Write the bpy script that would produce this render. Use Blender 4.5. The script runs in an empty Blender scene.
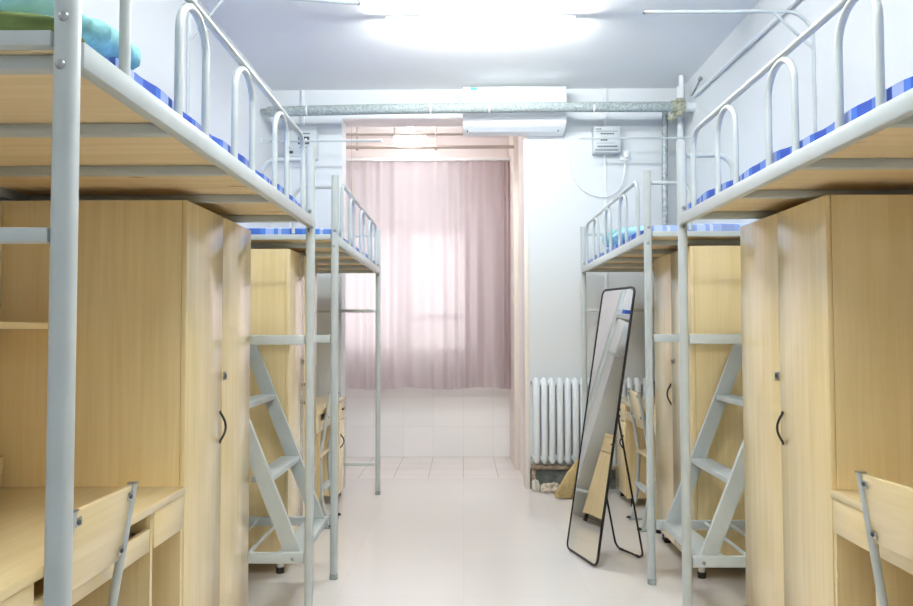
import bpy, bmesh, math, random
from mathutils import Vector, Matrix
random.seed(7)
S = bpy.context.scene
COL = S.collection
PI = math.pi

# ------------------------------------------------------------------ materials
def nt(name):
    m = bpy.data.materials.new(name); m.use_nodes = True
    t = m.node_tree; b = t.nodes['Principled BSDF']
    return m, t, b

def plain(name, col, rough=0.5, metal=0.0, bump=0.0, bscale=60, var=0.0, spec=0.5):
    m, t, b = nt(name)
    b.inputs['Base Color'].default_value = (*col, 1)
    b.inputs['Roughness'].default_value = rough
    b.inputs['Metallic'].default_value = metal
    b.inputs['Specular IOR Level'].default_value = spec
    if bump or var:
        tc = t.nodes.new('ShaderNodeTexCoord'); n = t.nodes.new('ShaderNodeTexNoise')
        n.inputs['Scale'].default_value = bscale; n.inputs['Detail'].default_value = 4
        t.links.new(tc.outputs['Object'], n.inputs['Vector'])
        if bump:
            bp = t.nodes.new('ShaderNodeBump'); bp.inputs['Strength'].default_value = bump
            bp.inputs['Distance'].default_value = 0.01
            t.links.new(n.outputs['Fac'], bp.inputs['Height']); t.links.new(bp.outputs['Normal'], b.inputs['Normal'])
        if var:
            r = t.nodes.new('ShaderNodeValToRGB')
            r.color_ramp.elements[0].position = 0.35; r.color_ramp.elements[1].position = 0.65
            r.color_ramp.elements[0].color = (*[c * (1 - var) for c in col], 1)
            r.color_ramp.elements[1].color = (*[min(1, c * (1 + var * 0.4)) for c in col], 1)
            t.links.new(n.outputs['Fac'], r.inputs['Fac']); t.links.new(r.outputs['Color'], b.inputs['Base Color'])
    return m

def wood(name, c0, c1, axis, rough=0.35, dens=1.0, knots=False):
    m, t, b = nt(name)
    tc = t.nodes.new('ShaderNodeTexCoord'); mp = t.nodes.new('ShaderNodeMapping')
    sc = [26 * dens] * 3; sc[axis] = 1.1 * dens
    mp.inputs['Scale'].default_value = sc
    n = t.nodes.new('ShaderNodeTexNoise'); n.inputs['Scale'].default_value = 1.6
    n.inputs['Detail'].default_value = 5; n.inputs['Distortion'].default_value = 0.5
    r = t.nodes.new('ShaderNodeValToRGB')
    r.color_ramp.elements[0].position = 0.3; r.color_ramp.elements[1].position = 0.7
    r.color_ramp.elements[0].color = (*c0, 1); r.color_ramp.elements[1].color = (*c1, 1)
    t.links.new(tc.outputs['Object'], mp.inputs['Vector']); t.links.new(mp.outputs['Vector'], n.inputs['Vector'])
    t.links.new(n.outputs['Fac'], r.inputs['Fac'])
    out = r.outputs['Color']
    if knots:
        n2 = t.nodes.new('ShaderNodeTexNoise'); n2.inputs['Scale'].default_value = 1
        mp2 = t.nodes.new('ShaderNodeMapping'); s2 = [16.0] * 3; s2[axis] = 4.5; mp2.inputs['Scale'].default_value = s2
        t.links.new(tc.outputs['Object'], mp2.inputs['Vector']); t.links.new(mp2.outputs['Vector'], n2.inputs['Vector'])
        r2 = t.nodes.new('ShaderNodeValToRGB')
        r2.color_ramp.elements[0].position = 0.67; r2.color_ramp.elements[0].color = (0, 0, 0, 1)
        r2.color_ramp.elements[1].position = 0.74; r2.color_ramp.elements[1].color = (0.75, 0.75, 0.75, 1)
        t.links.new(n2.outputs['Fac'], r2.inputs['Fac'])
        mx = t.nodes.new('ShaderNodeMix'); mx.data_type = 'RGBA'
        mx.inputs['B'].default_value = (0.33, 0.17, 0.06, 1)
        t.links.new(r2.outputs['Color'], mx.inputs['Factor']); t.links.new(out, mx.inputs['A'])
        out = mx.outputs['Result']
    t.links.new(out, b.inputs['Base Color'])
    b.inputs['Roughness'].default_value = rough
    if not knots:
        b.inputs['Coat Weight'].default_value = 0.9; b.inputs['Coat Roughness'].default_value = 0.16
    return m

def tiles(name, col, grout, size, rough, axes='XY', gw=0.004, spec=0.5):
    m, t, b = nt(name)
    tc = t.nodes.new('ShaderNodeTexCoord')
    src = tc.outputs['Object']
    sp = t.nodes.new('ShaderNodeSeparateXYZ'); cb = t.nodes.new('ShaderNodeCombineXYZ')
    t.links.new(src, sp.inputs[0])
    t.links.new(sp.outputs[axes[0]], cb.inputs[0]); t.links.new(sp.outputs[axes[1]], cb.inputs[1])
    br = t.nodes.new('ShaderNodeTexBrick'); br.offset = 0; br.squash = 1
    br.inputs['Scale'].default_value = 1
    br.inputs['Brick Width'].default_value = size; br.inputs['Row Height'].default_value = size
    br.inputs['Mortar Size'].default_value = gw; br.inputs['Mortar Smooth'].default_value = 0.3
    br.inputs['Color1'].default_value = (*col, 1); br.inputs['Color2'].default_value = (*[c * 0.97 for c in col], 1)
    br.inputs['Mortar'].default_value = (*grout, 1)
    t.links.new(cb.outputs[0], br.inputs['Vector'])
    n = t.nodes.new('ShaderNodeTexNoise'); n.inputs['Scale'].default_value = 3; n.inputs['Detail'].default_value = 5
    t.links.new(src, n.inputs['Vector'])
    mr = t.nodes.new('ShaderNodeMapRange'); mr.inputs['To Min'].default_value = rough * 0.7; mr.inputs['To Max'].default_value = rough * 1.4
    t.links.new(n.outputs['Fac'], mr.inputs['Value']); t.links.new(mr.outputs[0], b.inputs['Roughness'])
    t.links.new(br.outputs['Color'], b.inputs['Base Color'])
    b.inputs['Specular IOR Level'].default_value = spec
    return m

def plaid(name):
    m, t, b = nt(name)
    tc = t.nodes.new('ShaderNodeTexCoord'); sp = t.nodes.new('ShaderNodeSeparateXYZ')
    t.links.new(tc.outputs['Object'], sp.inputs[0])
    def band(sock, mult, off):
        a = t.nodes.new('ShaderNodeMath'); a.operation = 'MULTIPLY_ADD'; a.inputs[1].default_value = mult; a.inputs[2].default_value = off
        t.links.new(sock, a.inputs[0])
        f = t.nodes.new('ShaderNodeMath'); f.operation = 'FRACT'; t.links.new(a.outputs[0], f.inputs[0])
        r = t.nodes.new('ShaderNodeValToRGB'); r.color_ramp.interpolation = 'CONSTANT'
        e = r.color_ramp.elements
        e[0].position = 0; e[0].color = (0.03, 0.08, 0.42, 1)
        e[1].position = 0.30; e[1].color = (0.08, 0.22, 0.68, 1)
        for p, c in ((0.42, (0.55, 0.66, 0.90, 1)), (0.62, (0.08, 0.22, 0.68, 1)), (0.72, (0.72, 0.78, 0.92, 1)), (0.80, (0.20, 0.32, 0.72, 1))):
            q = e.new(p); q.color = c
        t.links.new(f.outputs[0], r.inputs['Fac'])
        return r.outputs['Color']
    ca = band(sp.outputs['X'], 4.6, 0.12); cbn = band(sp.outputs['Y'], 4.6, 0.1)
    mx = t.nodes.new('ShaderNodeMix'); mx.data_type = 'RGBA'; mx.inputs['Factor'].default_value = 0.5
    t.links.new(ca, mx.inputs['A']); t.links.new(cbn, mx.inputs['B'])
    t.links.new(mx.outputs['Result'], b.inputs['Base Color']); b.inputs['Roughness'].default_value = 0.9
    return m

def emit(name, col, s):
    m = bpy.data.materials.new(name); m.use_nodes = True; t = m.node_tree
    t.nodes.clear(); o = t.nodes.new('ShaderNodeOutputMaterial'); e = t.nodes.new('ShaderNodeEmission')
    e.inputs[0].default_value = (*col, 1); e.inputs[1].default_value = s
    t.links.new(e.outputs[0], o.inputs[0]); return m

def curtain_mat():
    m = bpy.data.materials.new('curtain_cloth'); m.use_nodes = True; t = m.node_tree
    t.nodes.clear(); o = t.nodes.new('ShaderNodeOutputMaterial')
    d = t.nodes.new('ShaderNodeBsdfDiffuse'); tr = t.nodes.new('ShaderNodeBsdfTranslucent'); tp = t.nodes.new('ShaderNodeBsdfTransparent')
    d.inputs[0].default_value = (0.56, 0.525, 0.555, 1); tr.inputs[0].default_value = (0.78, 0.66, 0.66, 1)
    tp.inputs[0].default_value = (1, 0.90, 0.88, 1)
    m1 = t.nodes.new('ShaderNodeMixShader'); m1.inputs[0].default_value = 0.55
    m2 = t.nodes.new('ShaderNodeMixShader'); m2.inputs[0].default_value = 0.05
    t.links.new(d.outputs[0], m1.inputs[1]); t.links.new(tr.outputs[0], m1.inputs[2])
    t.links.new(m1.outputs[0], m2.inputs[1]); t.links.new(tp.outputs[0], m2.inputs[2]); t.links.new(m2.outputs[0], o.inputs[0])
    return m

def glass_mat(name='window_glass', tint=(0.95, 0.97, 0.97)):
    m = bpy.data.materials.new(name); m.use_nodes = True; t = m.node_tree
    t.nodes.clear(); o = t.nodes.new('ShaderNodeOutputMaterial')
    tp = t.nodes.new('ShaderNodeBsdfTransparent'); g = t.nodes.new('ShaderNodeBsdfGlossy'); g.inputs['Roughness'].default_value = 0.02
    tp.inputs[0].default_value = (*tint, 1)
    mx = t.nodes.new('ShaderNodeMixShader'); mx.inputs[0].default_value = 0.06
    t.links.new(tp.outputs[0], mx.inputs[1]); t.links.new(g.outputs[0], mx.inputs[2]); t.links.new(mx.outputs[0], o.inputs[0])
    return m

W0, W1 = (0.79, 0.63, 0.33), (0.87, 0.715, 0.43)
MT = dict(
    wall=plain('wall_paint', (0.67, 0.695, 0.715), 0.7, bump=0.03, bscale=40),
    ceil=plain('ceiling_paint', (0.83, 0.835, 0.84), 0.8, bump=0.03, bscale=40),
    alcove=plain('alcove_paint', (0.87, 0.81, 0.79), 0.7, bump=0.03, bscale=40),
    floor=tiles('floor_tile', (0.77, 0.735, 0.71), (0.72, 0.685, 0.655), 0.6, 0.10, 'XY', 0.003),
    afloor=tiles('alcove_floor_tile', (0.80, 0.75, 0.72), (0.58, 0.52, 0.48), 0.30, 0.2, 'XY', 0.005),
    atile=tiles('alcove_wall_tile', (0.93, 0.915, 0.91), (0.84, 0.82, 0.81), 0.30, 0.15, 'XZ', 0.003),
    woodv=wood('beech_laminate_upright', W0, W1, 2, 0.24),
    woodh=wood('beech_laminate_lying', W0, W1, 1, 0.33),
    ply=wood('pine_bed_board', (0.72, 0.56, 0.33), (0.82, 0.67, 0.43), 0, 0.7, 0.8, True),
    steel=plain('powder_coated_steel', (0.50, 0.545, 0.55), 0.34, 0.0, var=0.05, bscale=9),
    bolt=plain('bolt_steel', (0.38, 0.39, 0.40), 0.3, 1.0),
    chrome=plain('bracket_steel', (0.62, 0.64, 0.65), 0.25, 1.0),
    darkhandle=plain('dark_bronze', (0.035, 0.03, 0.028), 0.35, 0.6),
    black=plain('black_metal', (0.012, 0.012, 0.013), 0.4, 0.2),
    rubber=plain('black_rubber', (0.015, 0.015, 0.015), 0.7),
    mirror=plain('mirror_silver', (0.90, 0.92, 0.91), 0.01, 1.0),
    plaid=plaid('blue_plaid_cotton'),
    teal=plain('teal_cotton', (0.28, 0.60, 0.62), 0.9, bump=0.5, bscale=24, var=0.35),
    paleblue=plain('pale_blue_cotton', (0.42, 0.76, 0.86), 0.9, bump=0.2, bscale=12, var=0.15),
    olive=plain('olive_cotton', (0.14, 0.20, 0.06), 0.95, bump=0.5, bscale=18, var=0.3),
    cream=plain('cream_piping', (0.72, 0.70, 0.62), 0.9),
    curtain=curtain_mat(), glass=glass_mat(), dimglass=glass_mat('dimming_glass', (0.60, 0.62, 0.62)),
    pvc=plain('white_window_plastic', (0.80, 0.80, 0.80), 0.4),
    rad=plain('radiator_enamel', (0.78, 0.83, 0.88), 0.35),
    lag=plain('grey_pipe_lagging', (0.36, 0.41, 0.41), 0.75, bump=0.3, bscale=60, var=0.3),
    galv=plain('galvanized_pipe', (0.42, 0.46, 0.47), 0.5, 0.4, var=0.4, bscale=35),
    whitepipe=plain('white_painted_pipe', (0.76, 0.79, 0.81), 0.45),
    brass=plain('tarnished_brass', (0.42, 0.42, 0.31), 0.6, 0.1, var=0.4, bscale=40),
    acw=plain('white_plastic', (0.86, 0.88, 0.90), 0.35),
    acg=plain('pale_grey_plastic', (0.62, 0.66, 0.72), 0.4),
    sticker=plain('blue_sticker', (0.10, 0.38, 0.58), 0.5),
    boxm=plain('grey_box_paint', (0.56, 0.60, 0.62), 0.45),
    print=plain('dark_print', (0.06, 0.07, 0.08), 0.6),
    straw=wood('broom_straw', (0.40, 0.28, 0.10), (0.76, 0.62, 0.34), 2, 0.9, 7.0, True),
    broomwood=plain('broom_handle_wood', (0.48, 0.34, 0.18), 0.6),
    rag=plain('beige_rag', (0.70, 0.62, 0.52), 0.95, bump=0.5, bscale=25, var=0.3),
    concrete=plain('bare_concrete', (0.20, 0.23, 0.22), 0.9, bump=0.4, bscale=20, var=0.4),
    rust=plain('rusty_pipe', (0.46, 0.36, 0.27), 0.8, 0.1, var=0.5, bscale=30),
    rod=plain('tan_rod', (0.52, 0.44, 0.38), 0.5),
    jamb=plain('cream_door_frame', (0.80, 0.73, 0.66), 0.45),
    tube=emit('lit_tube', (0.95, 1.0, 0.985), 135), tube_fill=emit('added_fill_tube', (0.98, 1.0, 0.97), 240),
    shade=emit('lit_lamp_shade', (1.0, 0.97, 0.96), 18),
)

# ------------------------------------------------------------------ mesh helper
class MB:
    def __init__(s): s.bm = bmesh.new()
    def box(s, x0, x1, y0, y1, z0, z1, bev=0.0, seg=2):
        x0, x1 = sorted((x0, x1)); y0, y1 = sorted((y0, y1)); z0, z1 = sorted((z0, z1))
        vs = [s.bm.verts.new(p) for p in ((x0, y0, z0), (x1, y0, z0), (x1, y1, z0), (x0, y1, z0), (x0, y0, z1), (x1, y0, z1), (x1, y1, z1), (x0, y1, z1))]
        fs = [s.bm.faces.new([vs[i] for i in f]) for f in ((0, 3, 2, 1), (4, 5, 6, 7), (0, 1, 5, 4), (1, 2, 6, 5), (2, 3, 7, 6), (3, 0, 4, 7))]
        if bev:
            es = list({e for f in fs for e in f.edges})
            bmesh.ops.bevel(s.bm, geom=es, offset=bev, segments=seg, profile=0.5, affect='EDGES')
        return s
    def post(s, x, y, z0, z1, w, r, seg=3):
        n = []
        h = w / 2 - r
        for cx, cy, a0 in ((h, h, 0), (-h, h, PI / 2), (-h, -h, PI), (h, -h, 1.5 * PI)):
            for k in range(seg + 1):
                a = a0 + PI / 2 * k / seg
                n.append((x + cx + r * math.cos(a), y + cy + r * math.sin(a)))
        lo = [s.bm.verts.new((p[0], p[1], z0)) for p in n]; hi = [s.bm.verts.new((p[0], p[1], z1)) for p in n]
        for i in range(len(n)):
            j = (i + 1) % len(n); s.bm.faces.new((lo[i], lo[j], hi[j], hi[i]))
        s.bm.faces.new(lo[::-1]); s.bm.faces.new(hi)
        return s
    def tube(s, pts, r, n=10, closed=False, flat=None):
        pts = [Vector(p) for p in pts]; m = len(pts); rings = []
        up = None
        for i, p in enumerate(pts):
            if closed: d = (pts[(i + 1) % m] - pts[i - 1]).normalized()
            else: d = (pts[min(i + 1, m - 1)] - pts[max(i - 1, 0)]).normalized()
            if up is None:
                up = Vector((0, 0, 1)) if abs(d.z) < 0.9 else Vector((0, 1, 0))
            up = (up - d * up.dot(d)).normalized()
            sd = d.cross(up)
            rr = r[i] if isinstance(r, (list, tuple)) else r
            ra, rb = (rr, rr) if flat is None else flat
            rings.append([s.bm.verts.new(p + up * (ra * math.cos(2 * PI * k / n)) + sd * (rb * math.sin(2 * PI * k / n))) for k in range(n)])
        for i in range(m if closed else m - 1):
            a, b = rings[i], rings[(i + 1) % m]
            for k in range(n):
                s.bm.faces.new((a[k], a[(k + 1) % n], b[(k + 1) % n], b[k]))
        if not closed:
            s.bm.faces.new(rings[0][::-1]); s.bm.faces.new(rings[-1])
        return s
    def dome(s, c, ax, r, h, n=12):
        c = Vector(c); ax = Vector(ax).normalized()
        u = ax.orthogonal().normalized(); v = ax.cross(u); rings = []
        for k in range(4):
            a = PI / 2 * k / 4
            rings.append([s.bm.verts.new(c + (u * math.cos(2 * PI * i / n) + v * math.sin(2 * PI * i / n)) * r * math.cos(a) + ax * h * math.sin(a)) for i in range(n)])
        top = s.bm.verts.new(c + ax * h)
        for k in range(3):
            for i in range(n): s.bm.faces.new((rings[k][i], rings[k][(i + 1) % n], rings[k + 1][(i + 1) % n], rings[k + 1][i]))
        for i in range(n): s.bm.faces.new((rings[3][i], rings[3][(i + 1) % n], top))
        s.bm.faces.new(rings[0][::-1])
        return s
    def prism(s, poly, off):
        off = Vector(off)
        a = [s.bm.verts.new(p) for p in poly]; b = [s.bm.verts.new(Vector(p) + off) for p in poly]
        n = len(poly)
        for i in range(n):
            j = (i + 1) % n; s.bm.faces.new((a[i], a[j], b[j], b[i]))
        s.bm.faces.new(a[::-1]); s.bm.faces.new(b)
        return s
    def blob(s, c, dim, rot=0.0, p=2.6, amp=0.006, fr=9, nu=40, nv=20, seed=0):
        rg = random.Random(seed); ph = [rg.uniform(0, 6) for _ in range(6)]
        sg = lambda v, e: math.copysign(abs(v) ** e, v)
        c = Vector(c); R = Matrix.Rotation(rot, 3, 'Z'); rings = []
        for j in range(nv + 1):
            a = -PI / 2 + PI * j / nv
            if j in (0, nv):
                rings.append([s.bm.verts.new(c + Vector((0, 0, math.sin(a) * dim[2])))]); continue
            ring = []
            for i in range(nu):
                b = 2 * PI * i / nu
                x = sg(math.cos(a), 0.75) * sg(math.cos(b), 2 / p * 0.8); y = sg(math.cos(a), 0.75) * sg(math.sin(b), 2 / p * 0.8); z = sg(math.sin(a), 0.9)
                w = amp * (math.sin(fr * x * 3 + ph[0]) * math.sin(fr * y * 2 + ph[1]) + 0.6 * math.sin(fr * 2.1 * (x + y) + ph[2]))
                q = Vector((x * dim[0], y * dim[1], z * dim[2])); q += q.normalized() * w
                ring.append(s.bm.verts.new(c + R @ q))
            rings.append(ring)
        for j in range(nv):
            A, B = rings[j], rings[j + 1]
            for i in range(nu):
                k = (i + 1) % nu
                if len(A) == 1: s.bm.faces.new((A[0], B[k], B[i]))
                elif len(B) == 1: s.bm.faces.new((A[i], A[k], B[0]))
                else: s.bm.faces.new((A[i], A[k], B[k], B[i]))
        return s

def fillet(pts, r, seg=6):
    pts = [Vector(p) for p in pts]; out = [pts[0]]
    for i in range(1, len(pts) - 1):
        a, b, c = pts[i - 1], pts[i], pts[i + 1]
        d1 = (a - b).normalized(); d2 = (c - b).normalized()
        ang = d1.angle(d2); t = r / math.tan(ang / 2)
        t = min(t, (a - b).length * 0.49, (c - b).length * 0.49); rr = t * math.tan(ang / 2)
        cen = b + (d1 + d2).normalized() * (rr / math.sin(ang / 2))
        p0 = b + d1 * t - cen; p1 = b + d2 * t - cen
        for k in range(seg + 1):
            f = k / seg; th = p0.angle(p1)
            out.append(cen + (p0 * math.sin((1 - f) * th) + p1 * math.sin(f * th)) / math.sin(th))
    out.append(pts[-1]); return out

def make(name, mb, mat, parent=None, loc=None, smooth=True):
    """one mesh object, from world coordinates; its origin at loc or at its parent's"""
    bm = mb.bm
    bmesh.ops.recalc_face_normals(bm, faces=bm.faces)
    org = Vector(loc) if loc is not None else Vector((0, 0, 0))
    base = Vector((0, 0, 0))
    q = parent
    while q is not None:
        base += q.location; q = q.parent
    if loc is None: org = base
    for v in bm.verts: v.co -= org
    if smooth:
        for f in bm.faces: f.smooth = True
        for e in bm.edges:
            if len(e.link_faces) == 2 and e.calc_face_angle(0) > 0.6: e.smooth = False
    me = bpy.data.meshes.new(name); bm.to_mesh(me); bm.free()
    me.materials.append(mat)
    o = bpy.data.objects.new(name, me); COL.objects.link(o)
    if parent is not None: o.parent = parent
    o.location = org - base
    return o

def tag(o, label, cat, group=None):
    o['label'] = label; o['category'] = cat
    if group: o['group'] = group
    return o

def thing(name, label, cat, loc, group=None):
    o = bpy.data.objects.new(name, None); COL.objects.link(o)
    o.location = loc; o.empty_display_size = 0.1
    return tag(o, label, cat, group)

def struct(name, mb, mat, parent=None):
    o = make(name, mb, mat, parent)
    o['kind'] = 'structure'
    return o

# ------------------------------------------------------------------ room
WL, WR, HC, YB, YF, YA = -1.553, 1.778, 3.22, 6.03, -1.3, 7.55
AXR = 0.50            # right edge of the opening to the window recess
AXL = -0.978          # left edge of the opening
T = 0.12
struct('floor', MB().box(WL - T, WR + T, YF - T, 6.46, -0.1, 0), MT['floor'])
struct('floor_recess', MB().box(WL - T, AXR + 0.3, 6.46, YA + T, -0.1, 0.0), MT['afloor'])
struct('ceiling', MB().box(WL - T, WR + T, YF - T, YB + 0.25, HC, HC + 0.1), MT['ceil'])
struct('ceiling_recess', MB().box(WL - T, AXR + 0.3, YB + 0.25, YA + T, HC, HC + 0.1), MT['alcove'])
struct('wall_left', MB().box(WL - T, WL, YF, YA, 0, HC), MT['wall'])
struct('wall_right', MB().box(WR, WR + T, YF, YB, 0, HC), MT['wall'])
struct('wall_front', MB().box(WL - T, WR + T, YF - T, YF, 0, HC), MT['wall'])
m = MB(); m.box(AXR, WR + T, YB, YB + 0.25, 0, 2.99)
m.box(WL, AXL, YB, YB + 0.2, 0, 2.99)
m.box(WL, WR + T, YB, YB + 0.25, 2.99, HC)
struct('wall_back', m, MT['wall'])
struct('wall_recess_right', MB().box(AXR + 0.012, AXR + 0.3, YB + 0.25, YA, 0, HC), MT['alcove'])
# window wall of the recess: tiled below, painted above, hole for the window
WX0, WX1, WZ0, WZ1 = -1.28, 0.07, 1.02, 3.02
m = MB(); m.box(WL, AXR + 0.3, YA, YA + T, 0, WZ0 - 0.03)
struct('wall_recess_tiled', m, MT['atile'])
m = MB(); m.box(WL, WX0, YA, YA + T, WZ0 - 0.03, HC); m.box(WX1, AXR + 0.3, YA, YA + T, WZ0 - 0.03, HC)
m.box(WX0, WX1, YA, YA + T, WZ1, HC); m.box(WX0, WX1, YA, YA + T, WZ0 - 0.03, WZ0)
struct('wall_recess_window', m, MT['alcove'])
# cream pilaster / jamb on the right of the opening
struct('trim_1', MB().box(AXR - 0.006, AXR + 0.03, YB - 0.008, YB + 0.16, 0.0, 2.99, 0.004), MT['jamb'])
struct('trim_2', MB().box(AXR - 0.035, AXR + 0.02, 6.83, YA, 0.0, HC, 0.004), MT['jamb'])
struct('soffit_pink_cast', MB().box(AXL + 0.002, AXR - 0.008, YB + 0.012, YB + 0.252, 2.984, 2.9895), MT['alcove'])  # thin sheet under the beam, pinkish light put into its colour
# window
win = struct('window_1', MB().box(WX0, WX0 + 0.06, YA + 0.02, YA + 0.09, WZ0, WZ1).box(WX1 - 0.06, WX1, YA + 0.02, YA + 0.09, WZ0, WZ1)
             .box(WX0, WX1, YA + 0.02, YA + 0.09, WZ0, WZ0 + 0.06).box(WX0, WX1, YA + 0.02, YA + 0.09, WZ1 - 0.06, WZ1), MT['pvc'])
make('transom_bar', MB().box(WX0 + 0.06, WX1 - 0.06, YA + 0.02, YA + 0.09, 2.24, 2.38), MT['pvc'], win)
for x, w in ((-0.60, 0.13),):
    make('mullion', MB().box(x - w / 2, x + w / 2, YA + 0.02, YA + 0.09, WZ0 + 0.06, 2.24), MT['pvc'], win)
make('glazing_bar', MB().box(-0.535, WX1 - 0.06, YA + 0.03, YA + 0.08, 1.36, 1.43), MT['pvc'], win)
make('glass', MB().box(WX0 + 0.06, WX1 - 0.06, YA + 0.052, YA + 0.058, WZ0 + 0.06, 2.24), MT['glass'], win)
make('dimming_glass', MB().box(WX0 + 0.06, WX1 - 0.06, YA + 0.052, YA + 0.058, 2.38, WZ1 - 0.06), MT['dimglass'], win)  # upper panes greyed, an added tint that dims the curtain top
make('window_sill', MB().box(WX0 - 0.05, WX1 + 0.05, YA - 0.10, YA + 0.02, WZ0 - 0.035, WZ0, 0.005), MT['pvc'], win)
# bare strip of wall under the radiator
struct('baseboard_back', MB().box(AXR + 0.03, WR, YB - 0.012, YB, 0.0, 0.165), MT['concrete'])

# ------------------------------------------------------------------ curtain
m = MB(); nx, nz = 520, 16
cx0, cx1, cz0, cz1 = -1.42, 0.475, 0.70, 2.92
rows = []
for j in range(nz + 1):
    f = j / nz; row = []
    for i in range(nx + 1):
        u = i / nx
        x = cx0 + (cx1 - cx0) * u
        k = max(0.0, min(1.0, (u - 0.90) / 0.06)); k = k * k * (3 - 2 * k)
        ph = 43 * x + 60 * max(0.0, x - 0.36)
        amp = (0.020 + 0.016 * math.sin(3.7 * x + 1) ** 2) * (0.6 + 0.4 * (1 - f)) * (1 - k) + 0.040 * k
        y = 7.30 + amp * math.sin(ph + 1.6 * math.sin(5.3 * x) + 0.9 * math.sin(9.1 * x + 1) + 0.35 * (1 - f) * math.sin(7 * x)) + 0.012 * math.sin(17 * x + 2 * f) * (1 - f * 0.5)
        z = cz0 + (cz1 - cz0) * f + (0.012 * math.sin(9 * x) if j == 0 else 0)
        row.append(m.bm.verts.new((x, y, z)))
    rows.append(row)
for j in range(nz):
    for i in range(nx):
        m.bm.faces.new((rows[j][i], rows[j][i + 1], rows[j + 1][i + 1], rows[j + 1][i]))
cur = thing('curtain', 'translucent pale pink curtain hanging closed across the window', 'curtain', (-0.45, 7.3, 0.70))
make('curtain_cloth', m, MT['curtain'], cur)
make('curtain_track', MB().box(-1.45, 0.47, 7.27, 7.33, 2.92, 2.955, 0.006), MT['pvc'], cur)
for x in (-1.3, -0.55, 0.2):
    make('track_bracket', MB().box(x - 0.01, x + 0.01, 7.30, YA, 2.93, 2.95), MT['pvc'], cur)
tag(make('pull_cord', MB().tube([(-1.03, 6.9, 3.215), (-1.03, 6.9, 2.96), (-1.028, 6.9, 2.70)], 0.002).tube([(-1.028, 6.9, 2.70), (-1.024, 6.905, 2.5)], [0.005, 0.007]), MT['rod'], None, (-1.03, 6.9, 2.5)),
    'thin pull cord hanging at the left edge of the pink curtain', 'cord')

# rods and lamp in the window recess
r1 = thing('laundry_rod', 'thick tan laundry rod hung level just above the curtain', 'rod', (-0.27, 6.7, 2.9))
make('rod', MB().tube([(-1.05, 6.7, 2.916), (0.464, 6.7, 2.912)], 0.016), MT['rod'], r1)
for x in (-0.239, -0.95):
    make('hanger', MB().tube([(x, 6.7, 3.218), (x, 6.7, 2.90)], 0.007).dome((x, 6.7, 2.896), (0, 0, -1), 0.016, 0.012), MT['rod'], r1)
r2 = thing('ceiling_pipe', 'thin brown pipe clipped high above the laundry rod in the window recess', 'pipe', (-0.27, 6.5, 2.975))
make('pipe', MB().tube([(-1.02, 6.5, 2.979), (0.51, 6.5, 2.975)], 0.011), MT['rod'], r2)
for x in (-0.594, 0.056, 0.45):
    make('hanger', MB().tube([(x, 6.5, 3.218), (x, 6.5, 2.975)], 0.009), MT['rod'], r2)
lm = thing('ceiling_lamp', 'round white ceiling lamp in the window recess', 'lamp', (-0.475, 6.75, 2.955))
make('lamp_base', MB().tube([(-0.475, 6.75, 3.219), (-0.475, 6.75, 3.03)], 0.03, 20), MT['pvc'], lm)
make('lamp_shade', MB().tube([(-0.475, 6.75, 3.035), (-0.475, 6.75, 3.015), (-0.475, 6.75, 2.98), (-0.475, 6.75, 2.96)], [0.10, 0.148, 0.146, 0.09], 28), MT['shade'], lm)

# ------------------------------------------------------------------ light fittings
def tube_light(y, label, mat='tube'):
    t = thing('tube_light', label, 'ceiling light', (0.115, y, 3.2))
    make('batten', MB().box(-0.48, 0.71, y - 0.022, y + 0.022, 3.18, 3.2195, 0.004), MT['acw'], t)
    for x in (-0.495, 0.70):
        make('end_socket', MB().box(x, x + 0.025, y - 0.017, y + 0.017, 3.125, 3.195, 0.004), MT['acw'], t)
    make('lamp_tube', MB().tube([(-0.47, y, 3.145), (0.70, y, 3.145)], 0.013, 14), MT[mat], t)
tube_light(4.62, 'lit fluorescent tube across the ceiling before the air conditioner')
tube_light(1.7, 'added fluorescent fill tube overhead between the near beds, above the frame', 'tube_fill')  # unseen second tube, added to light the near beds

# ------------------------------------------------------------------ furniture, mapped per bay
SIDE = {'left': dict(s=-1, A=0.6408, pw=0.264, D=0.906), 'right': dict(s=1, A=0.9138, pw=0.246, D=0.858)}
class Bay:
    """u runs from the aisle face towards the wall, v from the ladder end to the other end"""
    def __init__(b, side, row):
        b.side, b.row = side, row
        c = SIDE[side]; b.s, b.A, b.pw, b.D = c['s'], c['A'], c['pw'], c['D']
        b.y0 = {('left', 1): 3.23, ('left', 2): 3.85, ('right', 1): 3.179, ('right', 2): 3.775}[side, row]
        b.d = -1 if row == 1 else 1
        b.L = {('left', 2): 1.97, ('right', 2): 2.02}.get((side, row), 2.0)
    def P(b, u, v, z): return (b.s * (b.A + u), b.y0 + b.d * v, z)
    def box(b, m, u0, u1, v0, v1, z0, z1, bev=0.0):
        p, q = b.P(u0, v0, z0), b.P(u1, v1, z1)
        return m.box(p[0], q[0], p[1], q[1], z0, z1, bev)
    def tube(b, m, pts, r, n=10, **k): return m.tube([b.P(*p) for p in pts], r, n, **k)

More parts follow.
